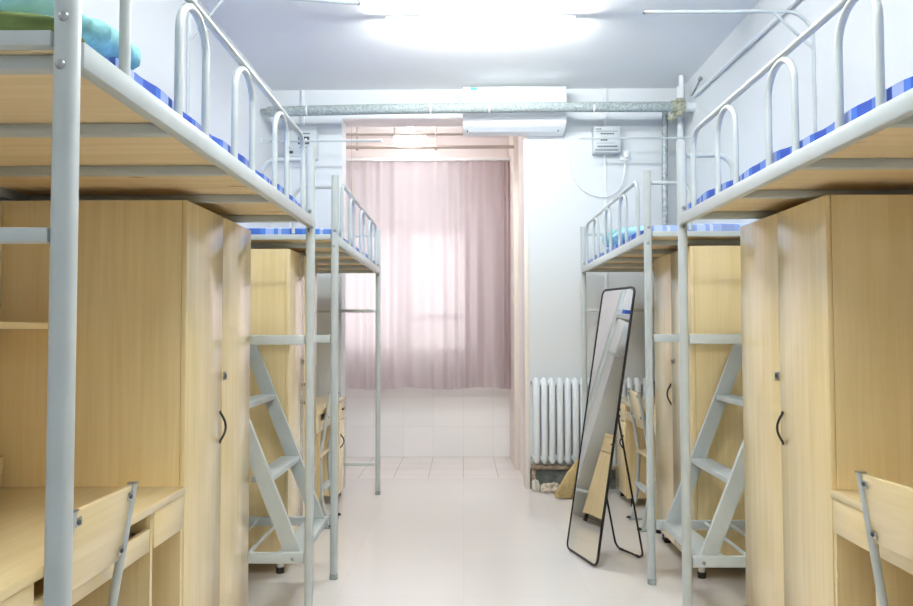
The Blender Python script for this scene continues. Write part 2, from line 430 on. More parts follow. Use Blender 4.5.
def make_bed(b, label):
    PT, L, D = 2.06, b.L, b.D
    t = thing('loft_bed', label, 'loft bed', b.P(0.02, L / 2, 0), 'steel loft beds')
    for u in (0.0185, D - 0.0185):
        for v in (0.0, L):
            p = b.P(u, v, 0)
            po = make('post', MB().post(p[0], p[1], 0.0, PT, 0.037, 0.013), MT['steel'], t)
            make('foot_cap', MB().post(p[0], p[1], 0.0, 0.028, 0.040, 0.014), MT['galv'], po)
            sgn = -1 if b.d * (1 if v > 0 else -1) < 0 else 1
            for z in (1.773, 1.693):
                # bolt heads on the post's camera-side face
                make('bolt', MB().dome((p[0] + (0.002 if z > 1.75 else -0.002), p[1] - 0.018, z), (0, -1, 0), 0.0088, 0.006), MT['bolt'], po)
    for u0, u1 in ((0.0, 0.028), (D - 0.028, D)):
        make('side_rail', b.box(MB(), u0, u1, 0.02, L - 0.02, 1.700, 1.746, 0.004), MT['steel'], t)
    for v in (0.0, L):
        make('end_rail', b.box(MB(), 0.04, D - 0.04, v - 0.0125, v + 0.0125, 1.727, 1.754, 0.004), MT['steel'], t)
    make('crossbar', b.box(MB(), 0.04, D - 0.04, -0.0125, 0.0125, 1.197, 1.236, 0.004), MT['steel'], t)
    for z in (1.40, 0.218):
        make('crossbar', b.box(MB(), 0.04, D - 0.04, L - 0.0125, L + 0.0125, z, z + 0.025, 0.004), MT['steel'], t)
    for v in (0.17, 0.63, 1.09, 1.525, L - 0.05):
        make('slat', b.box(MB(), 0.028, D - 0.028, v - 0.0145, v + 0.0145, 1.704, 1.730, 0.003), MT['steel'], t)
    make('bed_board', b.box(MB(), 0.029, D - 0.029, 0.022, L - 0.022, 1.7305, 1.744), MT['ply'], t)
    u = 0.014
    va, vb = 0.18, L - 0.20
    pts = fillet([b.P(u, va, 1.745), b.P(u, va, 2.05), b.P(u, vb, 2.05), b.P(u, vb, 1.745)], 0.07)
    make('guard_rail', MB().tube(pts, 0.0105, 12), MT['steel'], t)
    for v in (0.555, 1.01, 1.435):
        pts = fillet([b.P(u, v - 0.09, 1.745), b.P(u, v - 0.09, 2.036), b.P(u, v + 0.09, 2.036), b.P(u, v + 0.09, 1.745)], 0.0895, 10)
        make('guard_hoop', MB().tube(pts, 0.0098, 12), MT['steel'], t)
    for v in (0.0, L):
        for u0, u1 in ((0.04, 0.235), (D - 0.04, D - 0.235)):
            pts = fillet([b.P(u0, v, 2.0), b.P(u1, v, 2.0), b.P(u1, v, 1.76)], 0.07)
            make('end_hoop', MB().tube(pts, 0.0095, 10), MT['steel'], t)
    return t

def make_wardrobe(b, label):
    v0, v1, u0, u1, ZB, ZT = 0.045, 0.784, b.pw, b.D - 0.006, 0.075, 1.686
    t = thing('wardrobe', label, 'wardrobe', b.P((u0 + u1) / 2, (v0 + v1) / 2, 0), 'beech wardrobes under the beds')
    m = MB(); k = 0.018
    b.box(m, u0 + k, u1, v0, v0 + k, ZB, ZT); b.box(m, u0 + k, u1, v1 - k, v1, ZB, ZT)
    b.box(m, u1 - 0.006, u1, v0 + k, v1 - k, ZB, ZT); b.box(m, u0 + k, u1 - .006, v0 + k, v1 - k, ZT - k, ZT); b.box(m, u0 + k, u1 - .006, v0 + k, v1 - k, ZB, ZB + k)
    make('body', m, MT['woodv'], t)
    mid = (v0 + v1) / 2
    for a, c in ((v0, mid - 0.0012), (mid + 0.0012, v1)):
        d = make('door', b.box(MB(), u0, u0 + k - 0.001, a, c, ZB, ZT, 0.0012), MT['woodv'], t)
        if a == v0:
            hv = mid - 0.03 if b.side == 'left' else mid - 0.02
            make('lock', b.box(MB(), u0 - 0.005, u0, hv - 0.017, hv + 0.017, 1.072, 1.102, 0.002), MT['bolt'], d)
            make('keyhole', b.box(MB(), u0 - 0.0065, u0 - 0.005, hv - 0.007, hv + 0.007, 1.080, 1.094), MT['print'], d)
        else:
            hv = mid + 0.020
            pts = [b.P(u0 - 0.022 * math.sin(PI * q / 12), hv, 0.845 + 0.11 * q / 12) for q in range(13)]
            make('handle', MB().tube(pts, 0.0045, 8).dome(b.P(u0, hv, 0.845), (-b.s, 0, 0), 0.007, 0.006).dome(b.P(u0, hv, 0.955), (-b.s, 0, 0), 0.007, 0.006), MT['darkhandle'], d)
    for u in (u0 + 0.05, u1 - 0.05):
        for v in (v0 + 0.05, v1 - 0.05):
            p = b.P(u, v, 0)
            f = make('foot', MB().tube([(p[0], p[1], 0.03), (p[0], p[1], ZB)], 0.017, 14), MT['acw'], t)
            make('foot_pad', MB().tube([(p[0], p[1], 0.0), (p[0], p[1], 0.03)], 0.021, 14), MT['rubber'], f)
    return t

def make_desk(b, label):
    v0, v1, u0, u1 = 0.786, b.L - 0.02, b.pw, b.D - 0.006
    t = thing('desk', label, 'desk', b.P((u0 + u1) / 2, (v0 + v1) / 2, 0), 'beech desks under the beds')
    make('desktop', b.box(MB(), u0 - 0.004, u1, v0, v1, 0.727, 0.752, 0.002), MT['woodh'], t)
    k = 0.016; dv = 1.022 if b.row == 1 else 0.93
    for v in (v0, dv, 1.63, v1 - k):
        make('side_panel', b.box(MB(), u0 + 0.004, u1 - 0.008, v, v + k, 0.06, 0.7268), MT['woodv'], t)
    make('back_panel', b.box(MB(), u1 - 0.008, u1, v0, v1, 0.3, 0.7268), MT['woodv'], t)
    def drawer(a, c, z0, z1, pull):
        m = MB(); b.box(m, u0, u0 + 0.016, a, c, z0, z1, 0.0012)
        d = make('drawer', m, MT['woodh'], t)
        make('drawer_box', b.box(MB(), u0 + 0.0165, u0 + 0.40, a + 0.02, c - 0.02, z0 + 0.012, z1 - 0.02), MT['woodh'], d)
        if pull:
            mv = (a + c) / 2
            make('drawer_pull', b.box(MB(), u0 - 0.014, u0, mv - 0.045, mv + 0.045, z1 - 0.058, z1 - 0.044, 0.004), MT['darkhandle'], d)
    drawer(v0 + 0.004, dv - 0.002, 0.620, 0.7255, False)
    drawer(1.650, v1 - 0.003, 0.600, 0.7255, True)
    tr = make('keyboard_tray', b.box(MB(), u0 + 0.02, u0 + 0.36, dv + 0.020, 1.626, 0.625, 0.637), MT['woodh'], t)
    make('tray_front', b.box(MB(), u0 + 0.004, u0 + 0.02, dv + 0.020, 1.626, 0.618, 0.682, 0.0012), MT['woodh'], tr)
    for v in (dv + 0.022, 1.612):
        make('tray_runner', b.box(MB(), u0 + 0.03, u0 + 0.35, v, v + 0.012, 0.640, 0.672), MT['bolt'], tr)
    cd = make('cabinet_door', b.box(MB(), u0, u0 + 0.016, 1.650, v1 - 0.003, 0.07, 0.595, 0.0012), MT['woodv'], t)
    pts = [b.P(u0 - 0.028 * math.sin(PI * q / 12), 1.69, 0.40 + 0.10 * q / 12) for q in range(13)]
    make('door_handle', MB().tube(pts, 0.005, 8), MT['darkhandle'], cd)
    make('cabinet_floor', b.box(MB(), u0 + 0.020, u1 - 0.01, 1.647, v1 - k - 0.001, 0.07, 0.086), MT['woodh'], t)
    for v in (v0, dv, 1.63, v1 - k):
        for u in (u0 + 0.05, u1 - 0.06):
            p = b.P(u, v + k / 2, 0)
            make('foot', MB().tube([(p[0], p[1], 0.0), (p[0], p[1], 0.0605)], 0.016, 12), MT['rubber'], t)
    return t

def make_hutch(b, label):
    v0, v1, u1 = 0.788, b.L - 0.02, b.D - 0.004
    t = thing('desk_hutch', label, 'shelf', b.P(u1, (v0 + v1) / 2, 0.753), 'shelf units over the desks')
    make('back_panel', b.box(MB(), u1 - 0.03, u1, v0, v1, 0.753, 1.680), MT['woodv'], t)
    make('ledge', b.box(MB(), u1 - 0.05, u1 - 0.031, v0 + 0.001, v1, 0.753, 0.852, 0.002), MT['woodh'], t)
    make('shelf_board', b.box(MB(), u1 - 0.27, u1 - 0.031, v0 + 0.001, v1 - 0.02, 1.262, 1.282, 0.001), MT['woodh'], t)
    make('side_panel', b.box(MB(), u1 - 0.27, u1 - 0.031, v1 - 0.018, v1, 0.753, 1.680), MT['woodv'], t)
    return t

def make_chair(cx, cy, rot, label):
    """local frame: +x towards the desk, y along the desk edge; backrest at x=0"""
    t = thing('study_chair', label, 'chair', (cx, cy, 0), 'steel and beech study chairs')
    R = Matrix.Rotation(rot, 3, 'Z')
    def W(x, y, z): return Vector((cx, cy, 0)) + R @ Vector((x, y, z))
    def slab(x0, x1, y0, y1, z0, z1, lean=0.0, bev=0.003):
        m = MB(); m.box(x0, x1, y0, y1, z0, z1, bev)
        for v in m.bm.verts:
            x, y, z = v.co; v.co = W(x + lean * (0.866 - z), y, z)
        return m
    LN = 0.16
    for y in (-0.150, 0.150):
        up = MB().tube([W(0.0, y, 0.866), W(LN * 0.166, y, 0.70), W(LN * 0.406, y, 0.46), W(0.055, y, 0.20), W(0.01, y, 0.012)], 0.011, 12, flat=(0.0095, 0.012))
        o = make('back_leg', up, MT['steel'], t)
        make('end_plug', slab(-0.011, 0.012, y - 0.011, y + 0.011, 0.865, 0.869, 0, 0.001), MT['bolt'], o)
        make('front_leg', MB().tube([W(0.40, y, 0.445), W(0.40, y, 0.22), W(0.41, y, 0.012)], 0.011, 12, flat=(0.008, 0.015)), MT['steel'], t)
        make('side_bar', MB().tube([W(0.05, y, 0.438), W(0.41, y, 0.438)], 0.010), MT['steel'], t)
        make('foot_bar', MB().tube([W(-0.005, y, 0.011), W(0.425, y, 0.011)], 0.011), MT['steel'], t)
        for x in (-0.005, 0.425):
            make('foot_plug', MB().dome(W(x, y, 0.013), (0, 0, 1), 0.017, 0.014), MT['rubber'], t)
    make('foot_rest', slab(0.03, 0.075, -0.14, 0.14, 0.235, 0.252), MT['steel'], t)
    make('stretcher', MB().tube([W(0.40, -0.15, 0.23), W(0.40, 0.15, 0.23)], 0.009), MT['steel'], t)
    make('seat', slab(0.055, 0.43, -0.165, 0.165, 0.449, 0.467), MT['woodh'], t)
    bk = make('backrest', slab(-0.005, 0.010, -0.140, 0.140, 0.677, 0.864, LN), MT['woodh'], t)
    for y in (-0.128, 0.128):
        for z in (0.703, 0.838):
            x = -0.006 + LN * (0.866 - z)
            br = make('bracket', slab(x - 0.003, x + 0.001, y - (0.013 if y > 0 else 0.011), y + (0.011 if y > 0 else 0.013), z - 0.010, z + 0.010, 0, 0.001), MT['chrome'], bk)
            make('bolt', MB().dome(W(x - 0.003, y + 0.002, z), R @ Vector((-1, 0, 0)), 0.0065, 0.005), MT['print'], bk)
    return t

def make_ladder(side, label):
    b1, b2 = Bay(side, 1), Bay(side, 2)
    s, A, D = b1.s, b1.A, b1.D
    ya, yb = b1.y0, b2.y0
    off = 0.060 if side == 'left' else 0.084
    X = lambda u: s * (A + u)
    t = thing('bunk_ladder', label, 'ladder', (X(0.3), (ya + yb) / 2, 0.27), 'sloping ladders between the beds')
    for y in (ya, yb):
        br = make('base_bar', MB().box(X(0.041), X(D - 0.041), y - 0.0125, y + 0.0125, 0.268, 0.312, 0.003), MT['steel'], t)
        make('bolt', MB().dome((X(0.085), y - 0.0125, 0.288), (0, -1, 0), 0.0085, 0.006), MT['bolt'], br)
    for y0, y1 in ((ya + 0.018, ya + 0.040), (yb - 0.040, yb - 0.018)):
        z0, z1 = 0.3125, 1.236
        e = lambda z: off + 0.40 * (z - 0.31)
        poly = [(X(e(z0)), y0, z0), (X(e(z1)), y0, z1), (X(e(z1) + 0.071), y0, z1), (X(e(z0) + 0.071), y0, z0)]
        m = MB().prism(poly, (0, y1 - y0, 0))
        make('stringer', m, MT['steel'], t)
    for z in (0.625, 0.937):
        e = off + 0.40 * (z - 0.31)
        make('tread', MB().box(X(e + 0.002), X(e + 0.095), ya + 0.041, yb - 0.041, z - 0.026, z, 0.003), MT['steel'], t)
    make('tread', MB().box(X(off - 0.012), X(off + 0.095), ya + 0.0135, yb - 0.0135, 0.280, 0.312, 0.003), MT['steel'], t)
    for u in (0.285, 0.40, 0.52, 0.64, 0.76):
        make('shelf_rod', MB().tube([(X(u), ya + 0.0125, 0.30), (X(u), yb - 0.0125, 0.30)], 0.008, 8), MT['steel'], t)

B = {(s, r): Bay(s, r) for s in ('left', 'right') for r in (1, 2)}
make_bed(B['left', 1], 'near loft bed on the left, with teal bedding and a green blanket')
make_bed(B['left', 2], 'far loft bed on the left, beside the pink curtain')
make_bed(B['right', 1], 'near loft bed on the right, with only a bare plaid mattress')
make_bed(B['right', 2], 'far loft bed on the right, over the radiator and standing mirror')
make_wardrobe(B['left', 1], 'near left wardrobe, its shaded side facing the desk with chair')
make_wardrobe(B['left', 2], 'far left wardrobe, mostly hidden behind the left ladder')
make_wardrobe(B['right', 1], 'large near right wardrobe with pale glossy doors')
make_wardrobe(B['right', 2], 'far right wardrobe behind the right ladder, beside the standing mirror')
make_desk(B['left', 1], 'near left desk with an open tray slot behind the chair back')
make_desk(B['left', 2], 'far left desk, a sliver seen between two bed posts')
make_desk(B['right', 1], 'near right desk with a plain drawer, cut by the frame edge')
make_desk(B['right', 2], 'far right desk behind the standing mirror, with a drawer and small cupboard')
make_hutch(B['left', 1], 'beech shelf unit on the back of the near left desk')
make_hutch(B['left', 2], 'beech shelf unit on the far left desk, behind the bed posts')
make_hutch(B['right', 1], 'beech shelf unit on the near right desk')
make_hutch(B['right', 2], 'beech shelf unit on the far right desk, behind the mirror')
make_ladder('left', 'grey steel ladder sloping up between the two left beds')
make_ladder('right', 'grey steel ladder sloping up between the two right beds')
make_chair(-0.845, 1.778, PI, 'study chair tucked at the near left desk, plank back towards the aisle')
make_chair(1.096, 1.922, 0.085, 'study chair at the near right desk, cut by the frame edge')
make_chair(-0.850, 4.968, PI, 'study chair at the far left desk, glimpsed between bed posts')
make_chair(1.104, 4.893, 0.0, 'study chair at the far right desk, beside the standing mirror')

# ------------------------------------------------------------------ bedding
def make_mattress(b, label):
    m = MB(); nu, nv = 14, 44
    u0, u1, v0, v1, z0, zt = 0.032, b.D - 0.032, 0.033, b.L - (0.20 if (b.side, b.row) == ('left', 1) else 0.03), 1.7445, 1.800
    rg = random.Random(hash(label) % 97 if False else len(label)); ph = rg.uniform(0, 6)
    top, bot = [], []
    for j in range(nv + 1):
        rt, rb = [], []
        for i in range(nu + 1):
            u = u0 + (u1 - u0) * i / nu; v = v0 + (v1 - v0) * j / nv
            ed = min(i, nu - i, j, nv - j)
            dz = -0.014 if ed == 0 else (-0.003 if ed == 1 else 0)
            z = zt + dz + 0.005 * math.sin(11 * v + ph) * math.sin(9 * u + 1) + 0.003 * math.sin(29 * v)
            rt.append(m.bm.verts.new(b.P(u, v, z))); rb.append(m.bm.verts.new(b.P(u, v, z0)))
        top.append(rt); bot.append(rb)
    for j in range(nv):
        for i in range(nu):
            m.bm.faces.new((top[j][i], top[j][i + 1], top[j + 1][i + 1], top[j + 1][i]))
            m.bm.faces.new((bot[j][i], bot[j + 1][i], bot[j + 1][i + 1], bot[j][i + 1]))
    for j in range(nv):
        m.bm.faces.new((top[j][0], top[j + 1][0], bot[j + 1][0], bot[j][0])); m.bm.faces.new((top[j][nu], bot[j][nu], bot[j + 1][nu], top[j + 1][nu]))
    for i in range(nu):
        m.bm.faces.new((top[0][i], bot[0][i], bot[0][i + 1], top[0][i + 1])); m.bm.faces.new((top[nv][i], top[nv][i + 1], bot[nv][i + 1], bot[nv][i]))
    tag(make('mattress', m, MT['plaid'], None, b.P(b.D / 2, b.L / 2, 1.7445)), label, 'mattress', 'blue plaid mattresses')
make_mattress(B['left', 1], 'thin blue plaid mattress under teal bedding on the near left bed')
make_mattress(B['left', 2], 'blue plaid mattress on the far left bed by the curtain')
make_mattress(B['right', 1], 'blue plaid mattress on the near right bed, edge along the guard rail')
make_mattress(B['right', 2], 'blue plaid mattress with teal bedding on it, far right bed')
pz = 1.800
ZP = 1.804
tag(make('folded_blanket', MB().blob((-1.03, 1.307, 1.783), (0.34, 0.054, 0.033), 0.0, 7, 0.004, 8, seed=1), MT['olive'], None, (-1.03, 1.305, 1.747)),
    'folded olive green blanket at the end of the near left bed', 'blanket')
pl = thing('pillow', 'pale blue pillow with cream piping on the green blanket', 'pillow', (-1.08, 1.395, 1.82))
make('pillow_body', MB().blob((-1.08, 1.395, 1.868), (0.33, 0.068, 0.048), 0.0, 3.5, 0.004, 6, seed=2), MT['paleblue'], pl)
pts = [(-1.08 + 0.334 * math.copysign(abs(math.cos(a)) ** 0.57, math.cos(a)), 1.395 + 0.070 * math.copysign(abs(math.sin(a)) ** 0.57, math.sin(a)), 1.866 + 0.02 * abs(math.cos(a)) ** 3) for a in [2 * PI * k / 64 for k in range(64)]]
make('piping', MB().tube(pts, 0.006, 6, closed=True), MT['cream'], pl)
tag(make('quilt', MB().blob((-0.93, 1.588, ZP + 0.062), (0.215, 0.108, 0.056), 0.0, 3.2, 0.006, 8, seed=3), MT['teal'], None, (-0.93, 1.588, ZP)),
    'bunched teal quilt behind the guard rail of the near left bed', 'quilt')
tag(make('pillow', MB().blob((1.24, 5.22, ZP + 0.088), (0.25, 0.17, 0.08), 0.2, 3.2, 0.006, 8, seed=4), MT['teal'], None, (1.24, 5.22, ZP)),
    'teal pillow lying on the far right bed', 'pillow')
tag(make('quilt', MB().blob((1.20, 4.80, ZP + 0.060), (0.22, 0.19, 0.050), 0.0, 3, 0.008, 8, seed=5), MT['paleblue'], None, (1.20, 4.80, ZP)),
    'pale blue quilt bunched beside the teal pillow, far right bed', 'quilt')

# ------------------------------------------------------------------ drying rods
def t_pole(b, uo, up, z, label, rise=0.0):
    t = thing('drying_rod', label, 'rod', b.P(up, 0.0215, 1.745), 'drying rods on the beds')
    v = 0.0215
    pts = fillet([b.P(up, v, 1.745), b.P(up, v, z + rise), b.P(uo, v, z)], 0.12)
    make('rod', MB().tube(pts, 0.008, 10), MT['steel'], t)
    make('brace', MB().tube([b.P(up - 0.17, v, z + rise * 0.77), b.P(up, v, z - 0.165)], 0.0065, 8), MT['steel'], t)
    make('end_cap', MB().dome(b.P(uo, v, z), (-b.s, 0, 0), 0.010, 0.012), MT['bolt'], t)
t_pole(B['right', 1], -0.133, 0.579, 2.612, 'bent grey drying rod with brace rising from the near right bed')
t_pole(B['left', 1], -0.187, 0.551, 2.680, 'bent grey drying rod rising from the near left bed, cut by the frame top', 0.06)
for x0, x1, y, z, lb in ((WR - 0.001, 0.90, 5.70, 2.728, 'thin white rod sticking out level from the right wall before the meter box'),
                         (WL + 0.001, -0.626, 5.70, 2.716, 'thin white rod sticking out level from the left wall before the meter box')):
    t = thing('wall_rod', lb, 'rod', (x0, y, z))
    make('rod', MB().tube([(x0, y, z), (x1, y, z)], 0.0085, 8), MT['steel'], t)
    make('end_cap', MB().dome((x1, y, z), (x1 - x0, 0, 0), 0.012, 0.014), MT['whitepipe'], t)
    make('flange', MB().tube([(x0, y, z), (x0 + (0.012 if x0 < 0 else -0.012), y, z)], 0.022, 12), MT['whitepipe'], t)

# ------------------------------------------------------------------ pipes
PY = 5.70
t = thing('heating_main', 'thick grey lagged pipe crossing the room below the ceiling', 'pipe', (0.1, PY, 2.96))
make('lagging', MB().tube([(-1.50, PY, 2.946), (-0.6, PY, 2.962), (0.6, PY, 2.972), (1.62, PY, 2.968)], 0.039, 18), MT['lag'], t)
for x in (-1.2, -0.25, 0.20, 1.0):
    make('tape_band', MB().tube([(x, PY, 2.9655 if x > -0.5 else 2.953), (x + 0.012, PY, 2.9655 if x > -0.5 else 2.953)], 0.0405, 18), MT['whitepipe'], t)
make('pipe_end', MB().tube([(-1.552, PY, 2.945), (-1.50, PY, 2.946)], 0.024, 14), MT['galv'], t)
make('tee_joint', MB().tube([(1.60, PY, 2.968), (1.70, PY, 2.968)], 0.047, 16).tube([(1.66, PY, 2.97), (1.60, PY + 0.05, 2.88)], 0.026, 12).tube([(1.665, PY, 3.03), (1.665, PY, 2.90)], 0.03, 12), MT['brass'], t)
make('white_elbow', MB().tube([(1.69, PY, 2.968), (1.745, PY, 2.966), (1.777, PY, 2.966)], 0.036, 14), MT['whitepipe'], t)
make('riser', MB().tube([(1.69, PY + 0.03, 3.219), (1.69, PY + 0.03, 2.95)], 0.021, 14), MT['whitepipe'], t)
tag(make('drop_pipe', MB().tube([(1.62, 5.95, 3.0), (1.61, 5.95, 2.4), (1.60, 5.95, 0.9)], 0.024, 14), MT['galv'], None, (1.6, 5.95, 0.9)), 'mottled grey pipe standing against the back wall in the right corner', 'pipe')
tag(make('corner_pipe', MB().tube([(1.735, 5.93, 3.2), (1.735, 5.93, 0.02)], 0.024, 14), MT['whitepipe'], None, (1.735, 5.93, 0)), 'white pipe running floor to ceiling in the right corner', 'pipe')
t = thing('wall_pipe', 'slim white pipe along the right wall just below the ceiling', 'pipe', (1.76, 3, 3.0))
make('pipe', MB().tube([(1.752, 5.66, 3.03), (1.752, 3.9, 2.985), (1.752, 0.5, 2.93)], 0.012, 12), MT['whitepipe'], t)
make('bleed_valve', MB().tube([(1.735, 5.62, 3.03), (1.735, 5.42, 3.085)], 0.008, 8).dome((1.735, 5.42, 3.08), (0, 0, 1), 0.018, 0.03), MT['galv'], t)
tag(make('conduit', MB().box(1.137, 1.161, 6.0195, 6.0295, 0.168, 2.70, 0.002), MT['whitepipe'], None, (1.15, 6.02, 0.168)), 'white cable duct running down the wall below the right meter box', 'conduit')
tag(make('conduit', MB().box(-1.402, -1.386, 6.013, 6.029, 0.002, 2.70, 0.002), MT['whitepipe'], None, (-1.39, 6.02, 0.0)), 'white cable duct running down the wall below the left meter box', 'conduit')

# ------------------------------------------------------------------ meter boxes, sockets, cable
def meter(x0, x1, z0, z1, label, kind):
    y = YB - 0.001; yf = y - 0.09
    t = thing('meter_box', label, 'meter box', ((x0 + x1) / 2, y, z0))
    w, h = x1 - x0, z1 - z0
    make('case', MB().box(x0, x1, yf, y, z0, z1, 0.006), MT['boxm'], t)
    make('cover', MB().box(x0 + 0.012, x1 - 0.012, yf - 0.006, yf, z0 + 0.012, z1 - 0.012, 0.003), MT['boxm'], t)
    def bar(name, a, c, e, f, mat='print'):
        return make(name, MB().box(x0 + w * a, x0 + w * c, yf - 0.0085, yf - 0.006, z0 + h * e, z0 + h * f), MT[mat], t)
    if kind == 'R':
        m = MB()
        for a, c, e, f in ((0.10, 0.30, 0.855, 0.89), (0.26, 0.76, 0.67, 0.72), (0.10, 0.88, 0.78, 0.80), (0.26, 0.52, 0.43, 0.57), (0.14, 0.88, 0.20, 0.25), (0.12, 0.80, 0.34, 0.355)):
            n = max(1, int((c - a) * 18))
            for k in range(n):
                m.box(x0 + w * (a + (c - a) * k / n), x0 + w * (a + (c - a) * (k + 0.72) / n), yf - 0.0085, yf - 0.006, z0 + h * e, z0 + h * f)
        make('printed_marks', m, MT['print'], t)
        bar('slot', 0.05, 0.90, 0.075, 0.10)
        make('window', MB().box(x0 + w * .62, x0 + w * .84, yf - 0.008, yf - 0.006, z0 + h * .46, z0 + h * .58), MT['acg'], t)
    else:
        bar('display_window', 0.42, 0.78, 0.42, 0.66)
        make('display_digits', MB().box(x0 + w * .47, x0 + w * .56, yf - 0.010, yf - 0.0085, z0 + h * .5, z0 + h * .6).box(x0 + w * .64, x0 + w * .71, yf - 0.010, yf - 0.0085, z0 + h * .48, z0 + h * .6), MT['acw'], t)
        m = MB()
        for a, c, e, f in ((0.40, 0.80, 0.74, 0.765), (0.46, 0.86, 0.31, 0.34), (0.05, 0.26, 0.14, 0.22), (0.05, 0.16, 0.30, 0.34)):
            m.box(x0 + w * a, x0 + w * c, yf - 0.0085, yf - 0.006, z0 + h * e, z0 + h * f)
        make('printed_marks', m, MT['print'], t)
    xm = (x0 + x1) / 2
    make('feed_conduit', MB().box(xm - 0.011, xm + 0.011, y - 0.02, y, z1, 3.215), MT['whitepipe'], t)
meter(1.045, 1.262, 2.675, 2.89, 'grey meter box with printed rows, on the wall right of the air conditioner', 'R')
meter(-1.42, -1.17, 2.64, 2.90, 'grey meter box with a dark display, on the wall at left', 'L')
t = thing('wall_socket', 'white wall socket with a plug, right of the right meter box', 'socket', (1.31, YB, 2.60))
make('plate', MB().box(1.272, 1.352, YB - 0.016, YB - 0.001, 2.63, 2.71, 0.004), MT['acw'], t)
make('plug', MB().box(1.295, 1.330, YB - 0.05, YB - 0.016, 2.645, 2.69, 0.006), MT['acw'], t)
cab = []
for k in range(25):
    f = k / 24
    x = 0.835 + (1.312 - 0.835) * f
    zz = (2.83 * (1 - f) + 2.645 * f) - 0.40 * (1 - (2 * f - 1) ** 2) ** 0.8
    cab.append((0.835 + 0.477 * (f - 0.10 * math.sin(2 * PI * f)), YB - 0.012 - 0.022 * f, zz))
tag(make('power_cable', MB().tube(cab, 0.005, 8), MT['whitepipe'], None, (1.0, YB, 2.3)), 'white cable looping down from the air conditioner to the wall socket', 'cable')

# ------------------------------------------------------------------ air conditioner
t = thing('air_conditioner', 'white split air conditioner on the wall above the opening', 'air conditioner', (0.41, YB, 2.83))
ax0, ax1 = 0.004, 0.815
prof = [(YB - 0.001, 3.185), (5.86, 3.185), (5.825, 3.165), (5.815, 3.10), (5.815, 2.925), (5.84, 2.885), (5.93, 2.838), (YB - 0.001, 2.832)]
make('housing', MB().prism([(ax0, y, z) for y, z in prof], (ax1 - ax0, 0, 0)), MT['acw'], t)
make('front_panel', MB().box(ax0 + 0.004, ax1 - 0.004, 5.808, 5.816, 2.935, 3.165, 0.004), MT['acw'], t)
make('louvre', MB().prism([(ax0 + 0.04, y, z) for y, z in ((5.818, 2.918), (5.824, 2.922), (5.918, 2.842), (5.912, 2.836))], (ax1 - ax0 - 0.10, 0, 0)), MT['acg'], t)
make('air_slot', MB().prism([(ax0 + 0.03, y, z) for y, z in ((5.900, 2.8465), (5.906, 2.8505), (5.922, 2.8435), (5.916, 2.8385))], (ax1 - ax0 - 0.08, 0, 0)), MT['print'], t)
lb = make('energy_label', MB().box(0.062, 0.115, 5.8065, 5.808, 3.065, 3.163), MT['acw'], t)
make('label_header', MB().box(0.062, 0.115, 5.8055, 5.8065, 3.136, 3.163), MT['sticker'], lb)
make('label_lines', MB().box(0.068, 0.085, 5.8057, 5.8065, 3.118, 3.123).box(0.092, 0.108, 5.8057, 5.8065, 3.112, 3.126).box(0.068, 0.085, 5.8057, 5.8065, 3.10, 3.104), MT['acg'], lb)
m = MB()
for k in range(6): m.box(0.060 + k * 0.0095, 0.0665 + k * 0.0095, 5.8067, 5.808, 3.040, 3.0445)
make('printed_marks', m, MT['print'], t)

# ------------------------------------------------------------------ radiator and pipes below it
t = thing('radiator', 'white column radiator on the back wall beside the opening', 'radiator', (1.0, 5.96, 0.2))
for k in range(15):
    x = 0.578 + 0.0615 * k
    m = MB()
    m.tube([(x, 5.945, 0.215), (x, 5.945, 0.235), (x, 5.945, 0.86), (x, 5.945, 0.885)], [0.012, 0.0255, 0.0255, 0.010], 14, flat=None)
    m.tube([(x, 5.995, 0.215), (x, 5.995, 0.235), (x, 5.995, 0.86), (x, 5.995, 0.885)], [0.012, 0.0235, 0.0235, 0.010], 12)
    make('column', m, MT['rad'], t)
for z in (0.255, 0.845):
    make('header', MB().tube([(0.545, 5.97, z), (0.578 + 0.0615 * 14 + 0.03, 5.97, z)], 0.021, 12), MT['rad'], t)
    make('end_plug', MB().tube([(0.535, 5.97, z), (0.545, 5.97, z)], 0.016, 8), MT['galv'], t)
make('supply_pipe', MB().tube([(1.46, 5.97, 0.852), (1.74, 5.97, 0.852)], 0.012, 10), MT['galv'], t)
make('wall_bracket', MB().box(0.70, 0.72, 5.97, YB - 0.001, 0.80, 0.83).box(1.25, 1.27, 5.97, YB - 0.001, 0.80, 0.83), MT['rad'], t)
tag(make('rusty_pipe', MB().tube([(0.535, 5.985, 0.182), (0.62, 5.985, 0.178), (1.3, 5.985, 0.172), (1.70, 5.985, 0.172)], [0.026, 0.019, 0.017, 0.017], 12).tube([(0.56, 5.985, 0.18), (0.555, 5.985, 0.02), (0.555, 5.985, 0.0)], 0.015, 10), MT['rust'], None, (1, 5.985, 0)),
    'rusty pipe running along the wall under the radiator', 'pipe')
tag(make('rag', MB().blob((0.685, 5.885, 0.034), (0.08, 0.045, 0.033), 0.1, 2.2, 0.014, 8, seed=8), MT['rag'], None, (0.685, 5.885, 0)), 'crumpled beige rag on the floor under the radiator', 'rag')
tag(make('plaster_chunk', MB().blob((0.562, 5.925, 0.045), (0.024, 0.03, 0.045), 0.4, 2.6, 0.008, 6, 18, 10, seed=9), MT['cream'], None, (0.562, 5.925, 0)), 'pale plaster chunk on the floor beside the opening', 'rubble')

